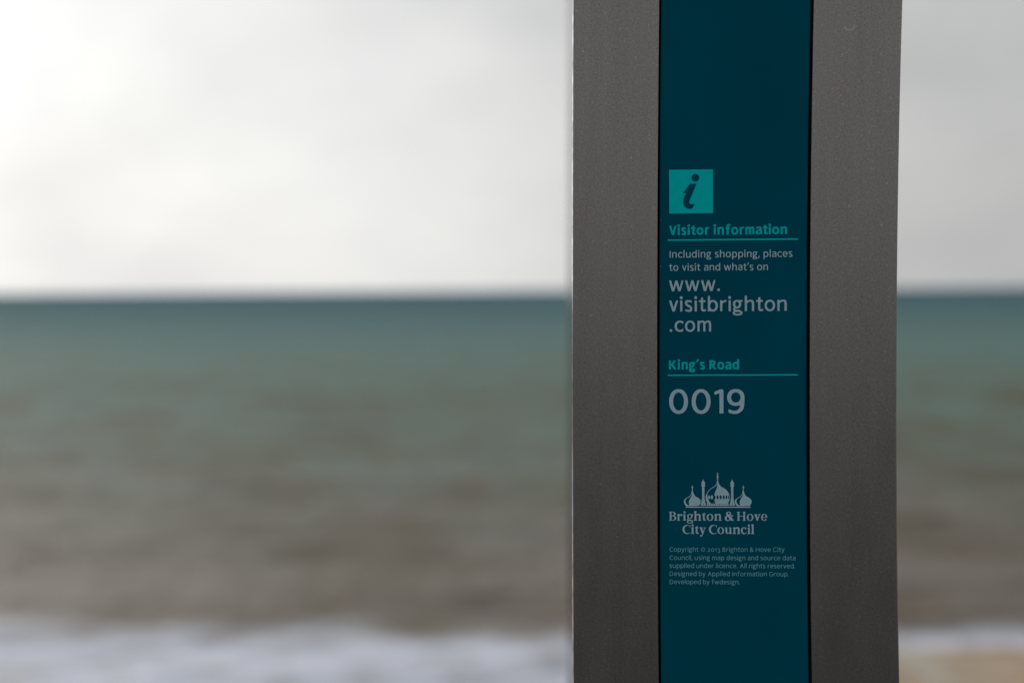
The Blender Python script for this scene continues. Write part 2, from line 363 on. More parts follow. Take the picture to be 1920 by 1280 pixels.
def sans(ch, W):
    """humanist sans; W = stem width. returns (field or None, width)"""
    T = W * .84; h = W / 2; R, U, S = f_rect, f_union, f_stroke
    AS, CP, DS = 1.39, 1.25, -.38
    bold = W > .25
    def arch(x0, x1):
        return U(S([(x0 + h, .55, T * .7), (x0 + h + .05, .72, T * .75), (x0 + (x1 - x0) * .36, .885, T * .92), (x0 + (x1 - x0) * .62, 1.02 - T / 2, T),
                    (x1 - h - .055, .885, W * .98), (x1 - h, .66, W), (x1 - h, .4, W)]), R(x1 - W, 0, x1, .5))
    def dot(x, y=1.245, r=None):
        return f_ell(x, y, r or W * .60 + .012, r or W * .60 + .012)
    def bowl(x0, x1, cy=.5, ry=.52): return ring((x0 + x1) / 2, cy, (x1 - x0) / 2, ry, W, T)
    if ch == ' ': return None, .10
    if ch == 'l': return R(0, 0, W, AS), W
    if ch == 'i': return U(R(0, 0, W, 1), dot(h)), W
    if ch == 'n': return U(R(0, 0, W, 1), arch(0, .80 + W * .2)), .80 + W * .2
    if ch == 'h': return U(R(0, 0, W, AS), arch(0, .80 + W * .2)), .80 + W * .2
    if ch == 'm':
        a = .70 + W * .15; b = a * 2 - W
        return U(R(0, 0, W, 1), arch(0, a), arch(a - W, b)), b
    if ch == 'u':
        f, w = sans('n', W)
        return (lambda X, Y: f(w - X, 1 - Y)), w
    if ch == 'r':
        return U(R(0, 0, W, 1), S([(h, .55, T * .7), (h + .07, .74, T * .8), (.34 + h * .3, .90, T), (.54 + h * .3, .93, T * 1.02)], caps=(None, (1, -.15)))), .54 + h * .3
    if ch == 'o': return bowl(0, .92 + W * .1), .92 + W * .1
    if ch in 'bpdq':
        w = .88 + W * .1
        r = bowl(0, w)
        if ch == 'b': return U(r, R(0, 0, W, AS)), w
        if ch == 'p': return U(r, R(0, DS, W, 1)), w
        if ch == 'd': return U(r, R(w - W, 0, w, AS)), w
        return U(r, R(w - W, DS, w, 1)), w
    if ch == 'c':
        return f_sub(bowl(0, 1.0), f_poly([(.62, .5), (.80, .80), (.80, 1.2), (1.2, 1.2), (1.2, -.2), (.80, -.2), (.80, .2)])), .80
    if ch == 'e':
        w = .88 + W * .08
        return U(f_sub(bowl(0, w), f_poly([(w * .45, .44), (w * .86, .22), (w * .90, .0), (w + .2, .0), (w + .2, .44)])), f_and(R(W * .5, .44, w - .01, .44 + T * .85), f_sup(w / 2, .5, w / 2, .52))), w
    if ch == 'a':
        w = .76 + W * .15
        top = S([(.07, .84, T), (.22, .925, T), (.40, 1.015 - T / 2, T), (w - h - .09, .90, W * .95), (w - h, .68, W), (w - h, .3, W)], caps=((-1, .12), None))
        bow = S([(w - W, .60, T * .75), (w * .44, .55, T * .85), (h + .07, .45, W * .9), (h - .01, .27, W), (h + .08, .09, W * .92), (w * .42, T / 2 - .02, T * .95), (w - W * .9, .17, T * .7)])
        return U(top, bow, R(w - W, 0, w, .5)), w
    if ch == 's':
        w = .66
        return S([(w - .045, .885, T), (w * .52, 1.02 - T / 2, T), (h * 1.25, .90, W * .93), (h * 1.15, .69, W), (w * .38, .545, W * .98), (w * .68, .45, W), (w - h * .95, .28, W), (w - h * 1.5, .08, W * .93), (w * .42, T / 2 - .02, T), (.035, .11, T)], caps=((1, .1), (-1, -.1))), w
    if ch == 't':
        x = .17
        return U(S([(x + h, .9, W), (x + h, .5, W), (x + h, .28, W), (x + h + .045, .11, W * .95), (x + .27, T / 2 - .01, T), (x + .46, .045 + T / 2, T)], caps=(None, (1, .0))),
                 f_poly([(x, .86), (x + W, .86), (x + W, 1.28), (x + .04, 1.22), (x, 1.16)]), R(0, 1 - T, x + .42, 1)), x + .44
    if ch == 'f':
        x = .13
        return U(R(x, 0, x + W, 1.0), R(0, 1 - T, x + .40, 1),
                 S([(x + h, .9, W), (x + h, 1.1, W), (x + h + .05, 1.27, W * .95), (x + .30, 1.41 - T / 2, T), (x + .50, 1.375 - T / 2, T)], caps=(None, (1, 0)))), x + .50
    if ch in 'vwyVA':
        def leg(xa, ya, xb, yb, w):   # slanted bar with level ends
            k = w * math.hypot(xb - xa, yb - ya) / abs(yb - ya) / 2
            return f_poly([(xa - k, ya), (xa + k, ya), (xb + k, yb), (xb - k, yb)])
        if ch == 'v': return U(leg(h, 1, .42, 0, W), leg(.84 - h, 1, .42, 0, W * .92)), .84
        if ch == 'w':
            return U(leg(h, 1, .37, 0, W), leg(.67, 1, .39, 0, W * .82), leg(.67, 1, .95, 0, W), leg(1.34 - h, 1, .97, 0, W * .85)), 1.34
        if ch == 'V': return U(leg(h, CP, .50, 0, W), leg(1.0 - h, CP, .50, 0, W * .92)), 1.0
        if ch == 'A': return U(leg(.55, CP, h, 0, W), leg(.55, CP, 1.10 - h, 0, W), R(.27, .36, .83, .36 + T)), 1.10
        return U(leg(h, 1, .44, 0, W), S([(.86 - h, 1, W * .9), (.50, .12, W * .9), (.37, -.18, W * .9), (.20, -.33, T), (.0, -.345, T)], caps=((0, 1), (-1, 0)))), .86
    if ch == 'g':   # two-storey g with an ear
        w = .90
        up = ring(.41, .635, .37, .385, W, T * .9)
        ear = f_poly([(.42, 1.0), (w + .03, 1.0), (w + .0, 1.0 - T * .85), (.66, 1.0 - T), (.5, 1 - T * .9)])
        link = S([(.25, .32, T * .8), (.14, .20, T * .95), (.20, .08, T), (.42, .045, T), (.66, .02, W)])
        lo = f_sub(f_sup(.455, -.155, .445, .235, 2.2), f_ell(.455, -.155, .445 - W * .95, .235 - T * .86))
        return U(up, ear, link, lo), w
    if ch == 'k': return U(R(0, 0, W, AS), S([(.72, 1, W * .9), (W, .47, W * .9)], False), S([(W * 1.6, .6, W), (.78, 0, W)], False)), .8
    if ch == 'I': return R(0, 0, W, CP), W
    if ch == 'H': return U(R(0, 0, W, CP), R(.9, 0, .9 + W, CP), R(0, .58, 1, .58 + T)), .9 + W
    if ch == 'K':
        return U(R(0, 0, W, CP), f_poly([(W * .8, .56), (.66, CP), (.66 + W * 1.2, CP), (W * 1.75, .60)]), f_poly([(W * .9, .70), (W * 1.8, .86), (.74 + W * 1.15, 0), (.74 - W * .15, 0)])), .74 + W * 1.1
    if ch == 'D': return U(R(0, 0, W, CP), f_and(R(W * .5, -1, 3, 2), ring(.40, CP / 2, .66, CP / 2, W, T)), R(0, 0, .4, T), R(0, CP - T, .4, CP)), 1.06
    if ch in 'BR':
        up = f_and(R(W * .5, 0, 2, 2), ring(.42, .93, .40, .32, W, T))
        if ch == 'B':
            lo = f_and(R(W * .5, -1, 2, 2), ring(.42, .36, .46, .36, W, T))
            return U(R(0, 0, W, CP), up, lo, R(0, CP - T, .42, CP), R(0, 0, .42, T), R(0, .61, .42, .61 + T * .95)), .88
        up = f_and(R(W * .5, 0, 2, 2), ring(.42, .89, .42, .36, W, T))
        return U(R(0, 0, W, CP), up, R(0, CP - T, .42, CP), R(0, .53, .42, .53 + T), f_poly([(.30, .58), (.34 + W, .60), (.74 + W * .8, 0), (.74 - W * .4, 0)])), .74 + W * .8
    if ch == 'C':
        return f_sub(ring(.62, CP / 2, .62, CP / 2 + .02, W, T), f_poly([(.70, CP / 2), (.98, CP * .80), (.98, 2), (2, 2), (2, -1), (.98, -1), (.98, CP * .20)])), 1.0
    if ch == 'G':
        return U(f_sub(ring(.62, CP / 2, .62, CP / 2 + .02, W, T), f_poly([(.70, CP / 2), (1.0, CP * .80), (1.0, 2), (2, 2), (2, -1), (1.05, -1), (1.05, CP * .3)])), R(1.05 - W, .06, 1.05, .62), R(.66, .62 - T, 1.05, .62)), 1.05
    if ch == '0': return ring(.49, CP / 2, .49, CP / 2 + .02, W * 1.02, T), .98
    if ch == '1':
        return U(R(.27, 0, .27 + W, CP), f_poly([(.0, 1.12), (.30, CP), (.30 + W * .8, CP), (.27, 1.06), (.02, .96)])), .27 + W
    if ch == '9':
        up = ring(.45, .83, .45, .44, W, T)
        tail = S([(.90 - h, .86, W), (.90 - h - .005, .62, W), (.74, .26, W * .98), (.52, .075, T), (.30, T / 2 - .02, T), (.07, .045 + T / 2, T)], caps=(None, (-1, -.1)))
        return U(up, tail), .90
    # old-style figures of the small print
    if ch == '\u24ea': return bowl(0, .92), .92
    if ch == '\u2460': return U(R(.2, 0, .2 + W, 1), f_poly([(0, .86), (.2, 1), (.3, 1), (.3, .8), (.05, .7)])), .2 + W
    if ch == '2': return U(S([(.08, .84, T), (.34, .96 - T / 4, T), (.60, .80, W), (.50, .50, W), (.14, .09, T)], caps=((-1, 0), None)), R(.04, 0, .76, T)), .76
    if ch == '3': return U(S([(.07, .86, T), (.34, .95, T), (.58, .76, W), (.40, .48, T), (.24, .45, T)], caps=((-1, 0), None)), S([(.24, .45, T), (.50, .40, T), (.66, .14, W), (.48, -.18, W), (.03, -.30, T)], caps=(None, (-1, 0)))), .76
    if ch == '.': return dot(W * .62, W * .56, W * .64), W * 1.24
    if ch == ',': return f_poly([(W * .3, W * 1.15), (W * 1.4, W * 1.15), (W * .55, -.24), (-.02, -.24)]), W * 1.3
    if ch == "'": return f_poly([(W * .35, 1.40), (W * 1.45, 1.40), (W * .8, .98), (W * .0, .98)]), W * 1.3
    if ch == '&':
        return U(ring(.40, .96, .29, .31, W * .85, T * .8), f_sub(ring(.40, .36, .40, .38, W, T), R(.5, .42, 2, .8)), f_poly([(.20, .84), (.20 + W * 1.3, .84), (1.02, 0), (1.02 - W * 1.3, 0)]), S([(.92, .62, T), (.84, .36, T), (.62, .12, T)])), 1.02
    if ch == '\u00a9':
        return U(ring(.60, .60, .60, .62, W * .62, W * .62), f_sub(ring(.62, .60, .30, .32, W * .65, W * .65), R(.72, .46, 2, .74))), 1.20
    raise KeyError(ch)

def serif(ch, W=None):
    """old-style bold serif of the council name"""
    W = .255; t = .08; h = W / 2; R, U, S, P = f_rect, f_union, f_stroke, f_poly
    CP, AS = 1.34, 1.46
    def foot(x, w=W, o=.11, y=0):   # bracketed foot serif
        return P([(x - o, y), (x + w + o, y), (x + w + o, y + .05), (x + w, y + .15), (x, y + .15), (x - o, y + .05)])
    def head(x, y):                 # slanted flag serif
        return P([(x - .15, y - .12), (x + W, y + .03), (x + W, y - .25), (x, y - .22)])
    def cap(x, w=W, o=.11, y=CP):
        return P([(x - o, y), (x + w + o, y), (x + w + o, y - .05), (x + w, y - .15), (x, y - .15), (x - o, y - .05)])
    def arch(x0, x1):
        return S([(x0 + h, .66, .10), (x0 + W + .04, .86, .14), (x0 + (x1 - x0) * .62, .925, .19), (x1 - h - .03, .84, W * .98), (x1 - h, .62, W), (x1 - h, .05, W)], caps=(None, (0, -1)))
    def bring(cx, cy, rx, ry): return f_sub(f_ell(cx, cy, rx, ry), f_ell(cx, cy, rx - W * .98, ry - t))
    if ch == ' ': return None, .12
    if ch == 'l': return U(R(.13, 0, .13 + W, AS), foot(.13), head(.13, AS)), W + .24
    if ch == 'i': return U(R(.13, 0, .13 + W, 1), foot(.13), head(.13, 1.0), f_ell(.13 + h, 1.28, .165, .165)), W + .24
    if ch in 'nh':
        a = .13; b = 1.02
        return U(R(a, 0, a + W, 1 if ch == 'n' else AS), head(a, 1.0 if ch == 'n' else AS), foot(a), arch(a, b), foot(b - W)), b + .11
    if ch == 'u':
        return U(R(.12, .3, .12 + W, .96), P([(.0, .96), (.12 + W, 1.0), (.12 + W, .8), (.0, .89)]), R(.72, 0, .72 + W, .96), P([(.58, .96), (.72 + W, 1), (.72 + W, .8), (.58, .89)]),
                 S([(.12 + h, .5, W), (.12 + h + .01, .26, W), (.38, .09, .18), (.58, .10, .12), (.76, .26, .10)]), P([(.72 + W * .6, 0), (1.13, .05), (1.13, .11), (.72 + W * .6, .14)])), 1.12
    if ch == 'r':
        return U(R(.12, 0, .12 + W, 1), foot(.12), head(.12, 1.0), S([(.12 + W, .70, .10), (.50, .88, .13), (.64, .93, .14)]), f_ell(.68, .84, .155, .155)), .84
    if ch == 'o': return bring(.50, .5, .50, .53), 1.0
    if ch == 'e':
        return U(f_sub(bring(.47, .5, .47, .53), P([(.45, .48), (.80, .26), (.85, .1), (1.2, .1), (1.2, .48)])), R(.2, .48, .88, .48 + t),), .92
    if ch == 'c':
        return U(f_sub(f_ell(.47, .5, .47, .53), f_ell(.56, .52, .30, .42), P([(.5, .5), (.80, .72), (.80, 2), (2, 2), (2, -1), (.86, -1), (.86, .22)])), f_ell(.70, .82, .125, .14)), .86
    if ch == 't':
        return U(S([(.16 + h, .95, W), (.16 + h, .4, W), (.16 + h + .02, .18, W), (.45, .08, .17), (.62, .15, .08)]), P([(0, .88), (.16, .98), (.16 + W, 1.26), (.16 + W, .86)]), R(0, .88, .62, .97)), .62
    if ch == 'v' or ch == 'y':
        k = U(P([(.10, .97), (.10 + W * 1.2, .97), (.58, .0 if ch == 'v' else -.04), (.46, .0 if ch == 'v' else -.04)]) if False else P([(.08, .95), (.08 + W * 1.25, .95), (.66, .24), (.52, -.03), (.44, -.03)]),
              R(0, .91, .55, .98), R(.62, .91, 1.0, .98))
        thin = S([(.86, .93, .10), (.50, .0, .11)], False) if ch == 'v' else S([(.86, .93, .10), (.52, -.02, .12), (.38, -.30, .13)], False)
        return (U(k, thin) if ch == 'v' else U(k, thin, f_ell(.26, -.30, .155, .14))), 1.0
    if ch == 'g':
        up = f_sub(f_ell(.46, .66, .41, .37), f_ell(.46, .66, .41 - W * .86, .37 - t))
        lo = f_sub(f_sup(.49, -.16, .47, .29, 2.2), f_ell(.48, -.17, .30, .16))
        return U(up, P([(.55, .96), (.96, .98), (.94, .84), (.70, .86)]), lo, S([(.26, .36, .10), (.13, .22, .16), (.22, .08, .19), (.6, .05, .22)])), .95
    if ch == 'B':
        up = f_sub(f_ell(.52, 1.02, .50, .33), f_ell(.50, 1.02, .50 - W * .95, .33 - t)); lo = f_sub(f_ell(.54, .38, .56, .385), f_ell(.50, .38, .58 - W * .95, .385 - t))
        cut = R(.25, -1, 3, 3)
        return U(R(.12, 0, .12 + W, CP), f_and(up, cut), f_and(lo, cut), R(0, CP - .07, .5, CP), R(0, 0, .5, .07), R(.3, .67, .5, .76)), 1.10
    if ch == 'H':
        return U(R(.12, 0, .12 + W, CP), R(.98, 0, .98 + W, CP), foot(.12), cap(.12), foot(.98), cap(.98), R(.3, .65, 1.1, .65 + t)), 1.38
    if ch == 'C':
        return U(f_sub(f_ell(.70, .66, .70, .70), f_ell(.82, .67, .52, .59), P([(.8, .66), (1.12, .95), (1.22, 2), (3, 2), (3, -1), (1.30, -1), (1.16, .36)])), P([(1.05, 1.22), (1.17, 1.30), (1.17, .96), (1.11, .96)])), 1.20
    if ch == '&':
        return U(f_sub(f_ell(.58, 1.03, .38, .33), f_ell(.60, 1.05, .16, .22)), f_sub(f_ell(.44, .36, .44, .42), f_ell(.50, .36, .20, .30), P([(.62, .55), (1.0, .9), (1.2, .5), (.75, .3)])),
                 P([(.24, .92), (.60, .98), (1.34, .06), (1.34, 0), (.94, 0)]), S([(1.12, .74, .10), (.98, .44, .12), (.72, .16, .13)]), P([(.90, .82), (1.34, .82), (1.30, .73), (.94, .73)])), 1.34
    raise KeyError(ch)

def kern(a, b, fam):
    """gap between two letters in x-heights"""
    g = .215
    rnd = 'oecdgqabp'
    if a in 'oebp' : g -= .05
    if b in 'oecdgq': g -= .05
    if a in 'vwyVA': g -= .08
    if b in 'vwyV': g -= .08
    if a in 'rtfc': g -= .06
    if b in 't': g -= .06
    if a == 'K' or a == 'R': g -= .06
    if a in 'sa' or b in 'sa': g -= .03
    if a == 'g' or b == 'g': g -= .05
    if b in ".,'" or a == "'": g -= .06
    return g
def serif_gap(a, b):
    g = .045
    if a in 'oec' : g += .02
    if b in 'oecg': g += .02
    if a in 'vr' or b in 'v': g -= .04
    return g
# ================================================================ the setting
# promenade deck with a stone coping along the sea wall
def box_vf(x0, y0, z0, x1, y1, z1):
    v = [(x0, y0, z0), (x1, y0, z0), (x1, y1, z0), (x0, y1, z0), (x0, y0, z1), (x1, y0, z1), (x1, y1, z1), (x0, y1, z1)]
    f = [(0, 3, 2, 1), (4, 5, 6, 7), (0, 1, 5, 4), (1, 2, 6, 5), (2, 3, 7, 6), (3, 0, 4, 7)]
    return v, f
v, f = box_vf(-120, -1.2, -0.4, 120, 3.55, 0.0)
structure(mesh_obj('promenade', v, f, M_PAVE))
v, f = box_vf(-120, 3.552, -3.2, 120, 3.95, 0.06)
structure(mesh_obj('sea_wall', v, f, M_CONC))

v, f = box_vf(-120, -24, -0.5, 120, -1.32, -0.12)
structure(mesh_obj('road', v, f, M_ASPH))
v, f = box_vf(-120, -1.318, -0.5, 120, -1.202, 0.003)
structure(mesh_obj('kerb', v, f, M_CONC))
v, f = box_vf(-120, -160, -0.5, 120, -24.002, 0.0)
structure(mesh_obj('pavement', v, f, M_PAVE))

def hnoise(x, y, s):     # cheap smooth value noise
    def h(i, j):
        q = math.sin(i * 127.1 + j * 311.7 + s * 74.7) * 43758.5453
        return q - math.floor(q)
    i, j = math.floor(x), math.floor(y); u, w = x - i, y - j
    u = u * u * (3 - 2 * u); w = w * w * (3 - 2 * w)
    return (h(i, j) * (1 - u) + h(i + 1, j) * u) * (1 - w) + (h(i, j + 1) * (1 - u) + h(i + 1, j + 1) * u) * w
def grid(name, xs, ys, fz, mat, smooth=True):
    nx, ny = len(xs), len(ys)
    verts = [(x, y, fz(x, y)) for y in ys for x in xs]
    faces = [(j * nx + i, j * nx + i + 1, (j + 1) * nx + i + 1, (j + 1) * nx + i) for j in range(ny - 1) for i in range(nx - 1)]
    return mesh_obj(name, verts, faces, mat, None, smooth)
def beach_z(x, y):
    s = shoreline(x)
    t = (y - 3.9) / (s - 3.9)
    z = -2.35 + (WATER_Z + 2.35) * t if t < 1 else WATER_Z - 0.11 * (y - s)
    return z + 0.07 * (hnoise(x * .7, y * .7, 1) - .5) * min(1, abs(t - 1) * 6) + 0.03 * (hnoise(x * 3, y * 3, 2) - .5)
xs = [-120 + 4 * i for i in range(24)] + [-24 + .3 * i for i in range(161)] + [25 + 4 * i for i in range(24)]
ys = [3.9 + 1.2 * i for i in range(19)] + [26.4 + .3 * i for i in range(60)] + [46, 52, 60]
structure(grid('shingle_beach', xs, ys, beach_z, M_SHINGLE))

# sea: a displaced near field and flat water out to the horizon
def wave_z(x, y):
    s = shoreline(x); o = y - s
    fade = min(1, max(0, (170 - y) / 40)) * min(1, max(0, (70 - abs(x)) / 10))
    if o < -3: return WATER_Z - 0.25
    z = 0.0
    xx = x + 1.6 * (hnoise(x * .15, y * .08, 5) - .5)
    sw = 0.09 * math.sin((y - 0.10 * xx) / 7.5 * 2 * math.pi * .55 + 2.2 * hnoise(xx * .05, y * .03, 6))
    z += sw + 0.14 * (hnoise(x * .55, y * .9, 7) - .5) + 0.08 * (hnoise(x * 1.4, y * 2.0, 8) - .5)
    # breaking crest a few metres out
    c = 3.0 + 1.6 * (hnoise(x * .22, 3, 9) - .5)
    z += 0.34 * math.exp(-((o - c) / (1.0 if o > c else 1.9)) ** 2) * (.6 + .8 * hnoise(x * .35, 8, 10))
    z *= fade
    if o < 2.5: z = z * max(0, (o + 3) / 5.5) + 0.03
    return WATER_Z + z
xs = [-70 + 1.25 * i for i in range(36)] + [-25 + .35 * i for i in range(143)] + [25 + 1.25 * i for i in range(37)]
ys = [28 + .3 * i for i in range(74)]
y = 50.2
while y < 170: ys.append(y); y *= 1.012
ys.append(170.0)
near_v = [(x, y, wave_z(x, y)) for y in ys for x in xs]
nx, ny = len(xs), len(ys)
near_f = [(j * nx + i, j * nx + i + 1, (j + 1) * nx + i + 1, (j + 1) * nx + i) for j in range(ny - 1) for i in range(nx - 1)]
B = len(near_v)
x0, x1 = xs[0], xs[-1]
far = [(-26000, 28, WATER_Z), (x0, 28, WATER_Z), (x0, 170, WATER_Z), (-26000, 170, WATER_Z),
       (x1, 28, WATER_Z), (26000, 28, WATER_Z), (26000, 170, WATER_Z), (x1, 170, WATER_Z),
       (-26000, 40000, WATER_Z), (26000, 40000, WATER_Z)]
near_v += far
near_f += [(B, B + 1, B + 2, B + 3), (B + 4, B + 5, B + 6, B + 7), (B + 3, B + 2, B + 7, B + 6, B + 9, B + 8)]
sea = mesh_obj('sea', near_v, near_f, M_SEA, None, True)
structure(sea)

# ================================================================ the totem
PX, PY, YAW = 0.13767, 1.21761, 0.07
totem = bpy.data.objects.new('information_totem', None); COL.objects.link(totem)
totem.location = (PX, PY, 0.0); totem.rotation_euler = (0, 0, -YAW)
totem['label'] = 'steel wayfinding totem with teal strip of visitor information lettering on the seafront'
totem['category'] = 'information sign'

def curve(samples):
    """edge of the slightly waisted casing: quadratic through measured (height mm, offset mm)"""
    z = np.array([s[0] for s in samples]); u = np.array([s[1] for s in samples])
    c = np.polyfit((z - 1420) / 200, u, 2)
    def g(zm):
        zc = min(max(zm * 1000, 1190), 1650)
        return float(np.polyval(c, (zc - 1420) / 200)) / 1000
    return g
e_left = curve([(1628.8, -99.64), (1526, -100.56), (1414.7, -101.2), (1213.6, -101.96)])
e_tl_m = curve([(1627.9, -46.27), (1525.5, -47.79), (1414.4, -48.5), (1213.9, -48.72)])
e_tl_t = curve([(1627.8, -45.23), (1525, -46.6), (1414.4, -47.36), (1213.9, -47.38)])
e_tr_t = curve([(1626.3, 45.34), (1518, 43.33), (1361.9, 42.02), (1214.6, 42.96)])
e_tr_m = curve([(1626.3, 47.01), (1518, 44.94), (1361.9, 43.86), (1214.6, 44.74)])
e_right = curve([(1625.4, 100.42), (1523.9, 98.01), (1413.8, 96.47), (1316.2, 96.72), (1215, 97.9)])
TOP = 2.16
ZS = [0.10, 0.5, 0.9] + [1.15 + .025 * i for i in range(23)] + [1.9, TOP]
def loft(name, prof, mats, parent, zs=ZS, face_mat=None):
    """prof(z) -> closed list of (x, y), counter clockwise from above"""
    P = [prof(z) for z in zs]; k = len(P[0]); verts = []
    for z, p in zip(zs, P): verts += [(x, y, z) for x, y in p]
    faces = []; mi = []
    for j in range(len(zs) - 1):
        for i in range(k):
            a = j * k + i; b2 = j * k + (i + 1) % k
            faces.append((a, b2, b2 + k, a + k)); mi.append(face_mat[i] if face_mat else 0)
    faces.append(tuple(reversed(range(k)))); mi.append(0)
    faces.append(tuple((len(zs) - 1) * k + i for i in range(k))); mi.append(0)
    o = mesh_obj(name, verts, faces, None, parent)
    for mm in mats: o.data.materials.append(mm)
    o.data.polygons.foreach_set('material_index', mi)
    return o
CH = 0.00075
# left and right steel panels: chamfered polished outer edge, small eased inner edge
o = loft('steel_panel', lambda z: [(e_left(z), 0.05), (e_left(z), 0.0013), (e_left(z) + CH, 0.0), (e_tl_m(z) - .0003, 0.0), (e_tl_m(z), 0.0004), (e_tl_m(z), 0.006), (e_tl_m(z) - .004, 0.05)],
     [M_METAL, M_EDGE], totem, face_mat=[0, 1, 0, 0, 0, 0, 0])
o['label'] = 'brown grey steel panel left of the teal strip'
o = loft('steel_panel', lambda z: [(e_tr_m(z), 0.006), (e_tr_m(z), 0.0004), (e_tr_m(z) + .0003, 0.0), (e_right(z) - CH * .8, 0.0), (e_right(z), 0.0009), (e_right(z), 0.05), (e_tr_m(z) + .004, 0.05)],
     [M_METAL, M_METAL], totem)
o['label'] = 'brown grey steel panel right of the teal strip'
# rubber channels either side of the teal strip
loft('rubber_seal', lambda z: [(e_tl_m(z) + .0001, 0.004), (e_tl_t(z) - .0001, 0.004), (e_tl_t(z) - .0001, 0.010), (e_tl_m(z) + .0001, 0.010)], [M_RUBBER], totem)
loft('rubber_seal', lambda z: [(e_tr_t(z) + .0001, 0.004), (e_tr_m(z) - .0001, 0.004), (e_tr_m(z) - .0001, 0.010), (e_tr_t(z) + .0001, 0.010)], [M_RUBBER], totem)
# teal enamelled strip, edges eased
strip = loft('information_strip', lambda z: [(e_tl_t(z), 0.010), (e_tl_t(z), 0.0014), (e_tl_t(z) + .0004, 0.0009), (e_tr_t(z) - .0004, 0.0009), (e_tr_t(z), 0.0014), (e_tr_t(z), 0.010)], [M_TEAL], totem)
# casing running back from the narrow face
def casing(z):
    l, r = e_left(z), e_right(z)
    L = [(l + .0006, 0.052), (l - .0092, 0.2), (l - .0198, 0.40), (l - .0296, 0.60), (l + .03, 0.66)]
    Rr = [(r - .03, 0.66), (r + .012, 0.60), (r + .009, 0.40), (r + .004, 0.2), (r - .0006, 0.052)]
    return L + Rr
loft('casing', casing, [M_BODY], totem)
def cap(z): return [(-.1045, -.004), (.1035, -.004), (.112, .3), (.114, .61), (.075, .67), (-.075, .67), (-.135, .61), (-.119, .3)]
loft('top_cap', cap, [M_METAL], totem, zs=[TOP, TOP + .03])
loft('plinth', cap, [M_BODY], totem, zs=[0.0, 0.10])

# ---------------------------------------------------------------- field -> flat mesh (marching squares with cut cells)
def field_mesh(f, x0, y0, x1, y1, cell):
    nx = int(math.ceil((x1 - x0) / cell)) + 1; ny = int(math.ceil((y1 - y0) / cell)) + 1
    gx = x0 + np.arange(nx) * cell; gy = y0 + np.arange(ny) * cell
    X, Y = np.meshgrid(gx, gy)
    D = f(X, Y)
    ins = D < 0
    c = ins[:-1, :-1].astype(int) + ins[:-1, 1:] + ins[1:, 1:] + ins[1:, :-1]
    verts, idx, faces = [], {}, []
    def vid(key, p):
        if key not in idx: idx[key] = len(verts); verts.append(p)
        return idx[key]
    for j in range(ny - 1):
        i = 0
        row = c[j]
        while i < nx - 1:
            if row[i] == 0: i += 1; continue
            if row[i] == 4:
                k = i
                while k < nx - 1 and row[k] == 4: k += 1
                faces.append((vid(('g', i, j), (gx[i], gy[j])), vid(('g', k, j), (gx[k], gy[j])), vid(('g', k, j + 1), (gx[k], gy[j + 1])), vid(('g', i, j + 1), (gx[i], gy[j + 1]))))
                i = k; continue
            cs = [(i, j), (i + 1, j), (i + 1, j + 1), (i, j + 1)]
            poly = []
            for q in range(4):
                a = cs[q]; b2 = cs[(q + 1) % 4]
                da, db = D[a[1], a[0]], D[b2[1], b2[0]]
                if da < 0: poly.append(vid(('g',) + a, (gx[a[0]], gy[a[1]])))
                if (da < 0) != (db < 0):
                    t = da / (da - db)
                    poly.append(vid(('e', min(a, b2), max(a, b2)), (gx[a[0]] + (gx[b2[0]] - gx[a[0]]) * t, gy[a[1]] + (gy[b2[1]] - gy[a[1]]) * t)))
            if len(poly) >= 3: faces.append(tuple(poly))
            i += 1
    return verts, faces

_cache = {}
def glyph_mesh(ch, fam, W):
    k = (ch, fam, W)
    if k not in _cache:
        f, w = (serif(ch) if fam == 's' else sans(ch, W))
        _cache[k] = (None if f is None else field_mesh(f, -.28, -.55, w + .28, 1.6, {'m': .07}.get(fam, .04)), w)
    return _cache[k]
PRINT_Y = 0.0009 - 0.00018      # a film of ink on the enamel
def add_flat(name, parts, mat, parent, y=PRINT_Y, label=None):
    verts, faces = [], []
    for vs, fs in parts:
        o = len(verts); verts += [(a, y, b2) for a, b2 in vs]; faces += [tuple(o + i for i in q) for q in fs]
    ob = mesh_obj(name, verts, faces, mat, parent)
    if label: ob['label'] = label
    return ob
def text_line(txt, fam, x0, x1, base, xh, W, mat, name='lettering', label=None):
    """letters at natural width, tracked to run from x0 to x1 (mm); base in mm above z = 1500"""
    s = xh
    items = [glyph_mesh(c, fam, W) for c in txt]
    gaps = []
    for a, b2 in zip(txt, txt[1:]):
        if a == ' ' or b2 == ' ': gaps.append(.24 if fam != 's' else .13)
        else: gaps.append(serif_gap(a, b2) if fam == 's' else kern(a, b2, fam))
    nat = sum(w for _, w in items) + sum(gaps)
    extra = ((x1 - x0) / s - nat) / max(1, len(txt) - 1)
    stretch = 1.0
    if extra < -.05: stretch = ((x1 - x0) / s + .05 * (len(txt) - 1)) / nat; extra = -.05
    if extra > .07: stretch = ((x1 - x0) / s - .07 * (len(txt) - 1)) / nat; extra = .07
    print('LINE %-46s tracking %.3f stretch %.3f' % (txt, extra, stretch))
    x = 0.0; parts = []
    for i, (g, w) in enumerate(items):
        if g is not None:
            parts.append(([((x0 + (x + a * stretch) * s) / 1000, 1.5 + (base + b2 * s) / 1000) for a, b2 in g[0]], g[1]))
        x += w * stretch
        if i < len(gaps): x += gaps[i] * stretch + extra
    return add_flat(name, parts, mat, strip, label=label)
text_line("Visitor information", 'b', -41.11, 30.62, -15.62, 4.567, .275, M_TURQ, label='turquoise bold heading Visitor information')
text_line("Including shopping, places", 'r', -40.88, 33.77, -29.49, 3.329, .19, M_WHITE, label='pale line about shopping and places')
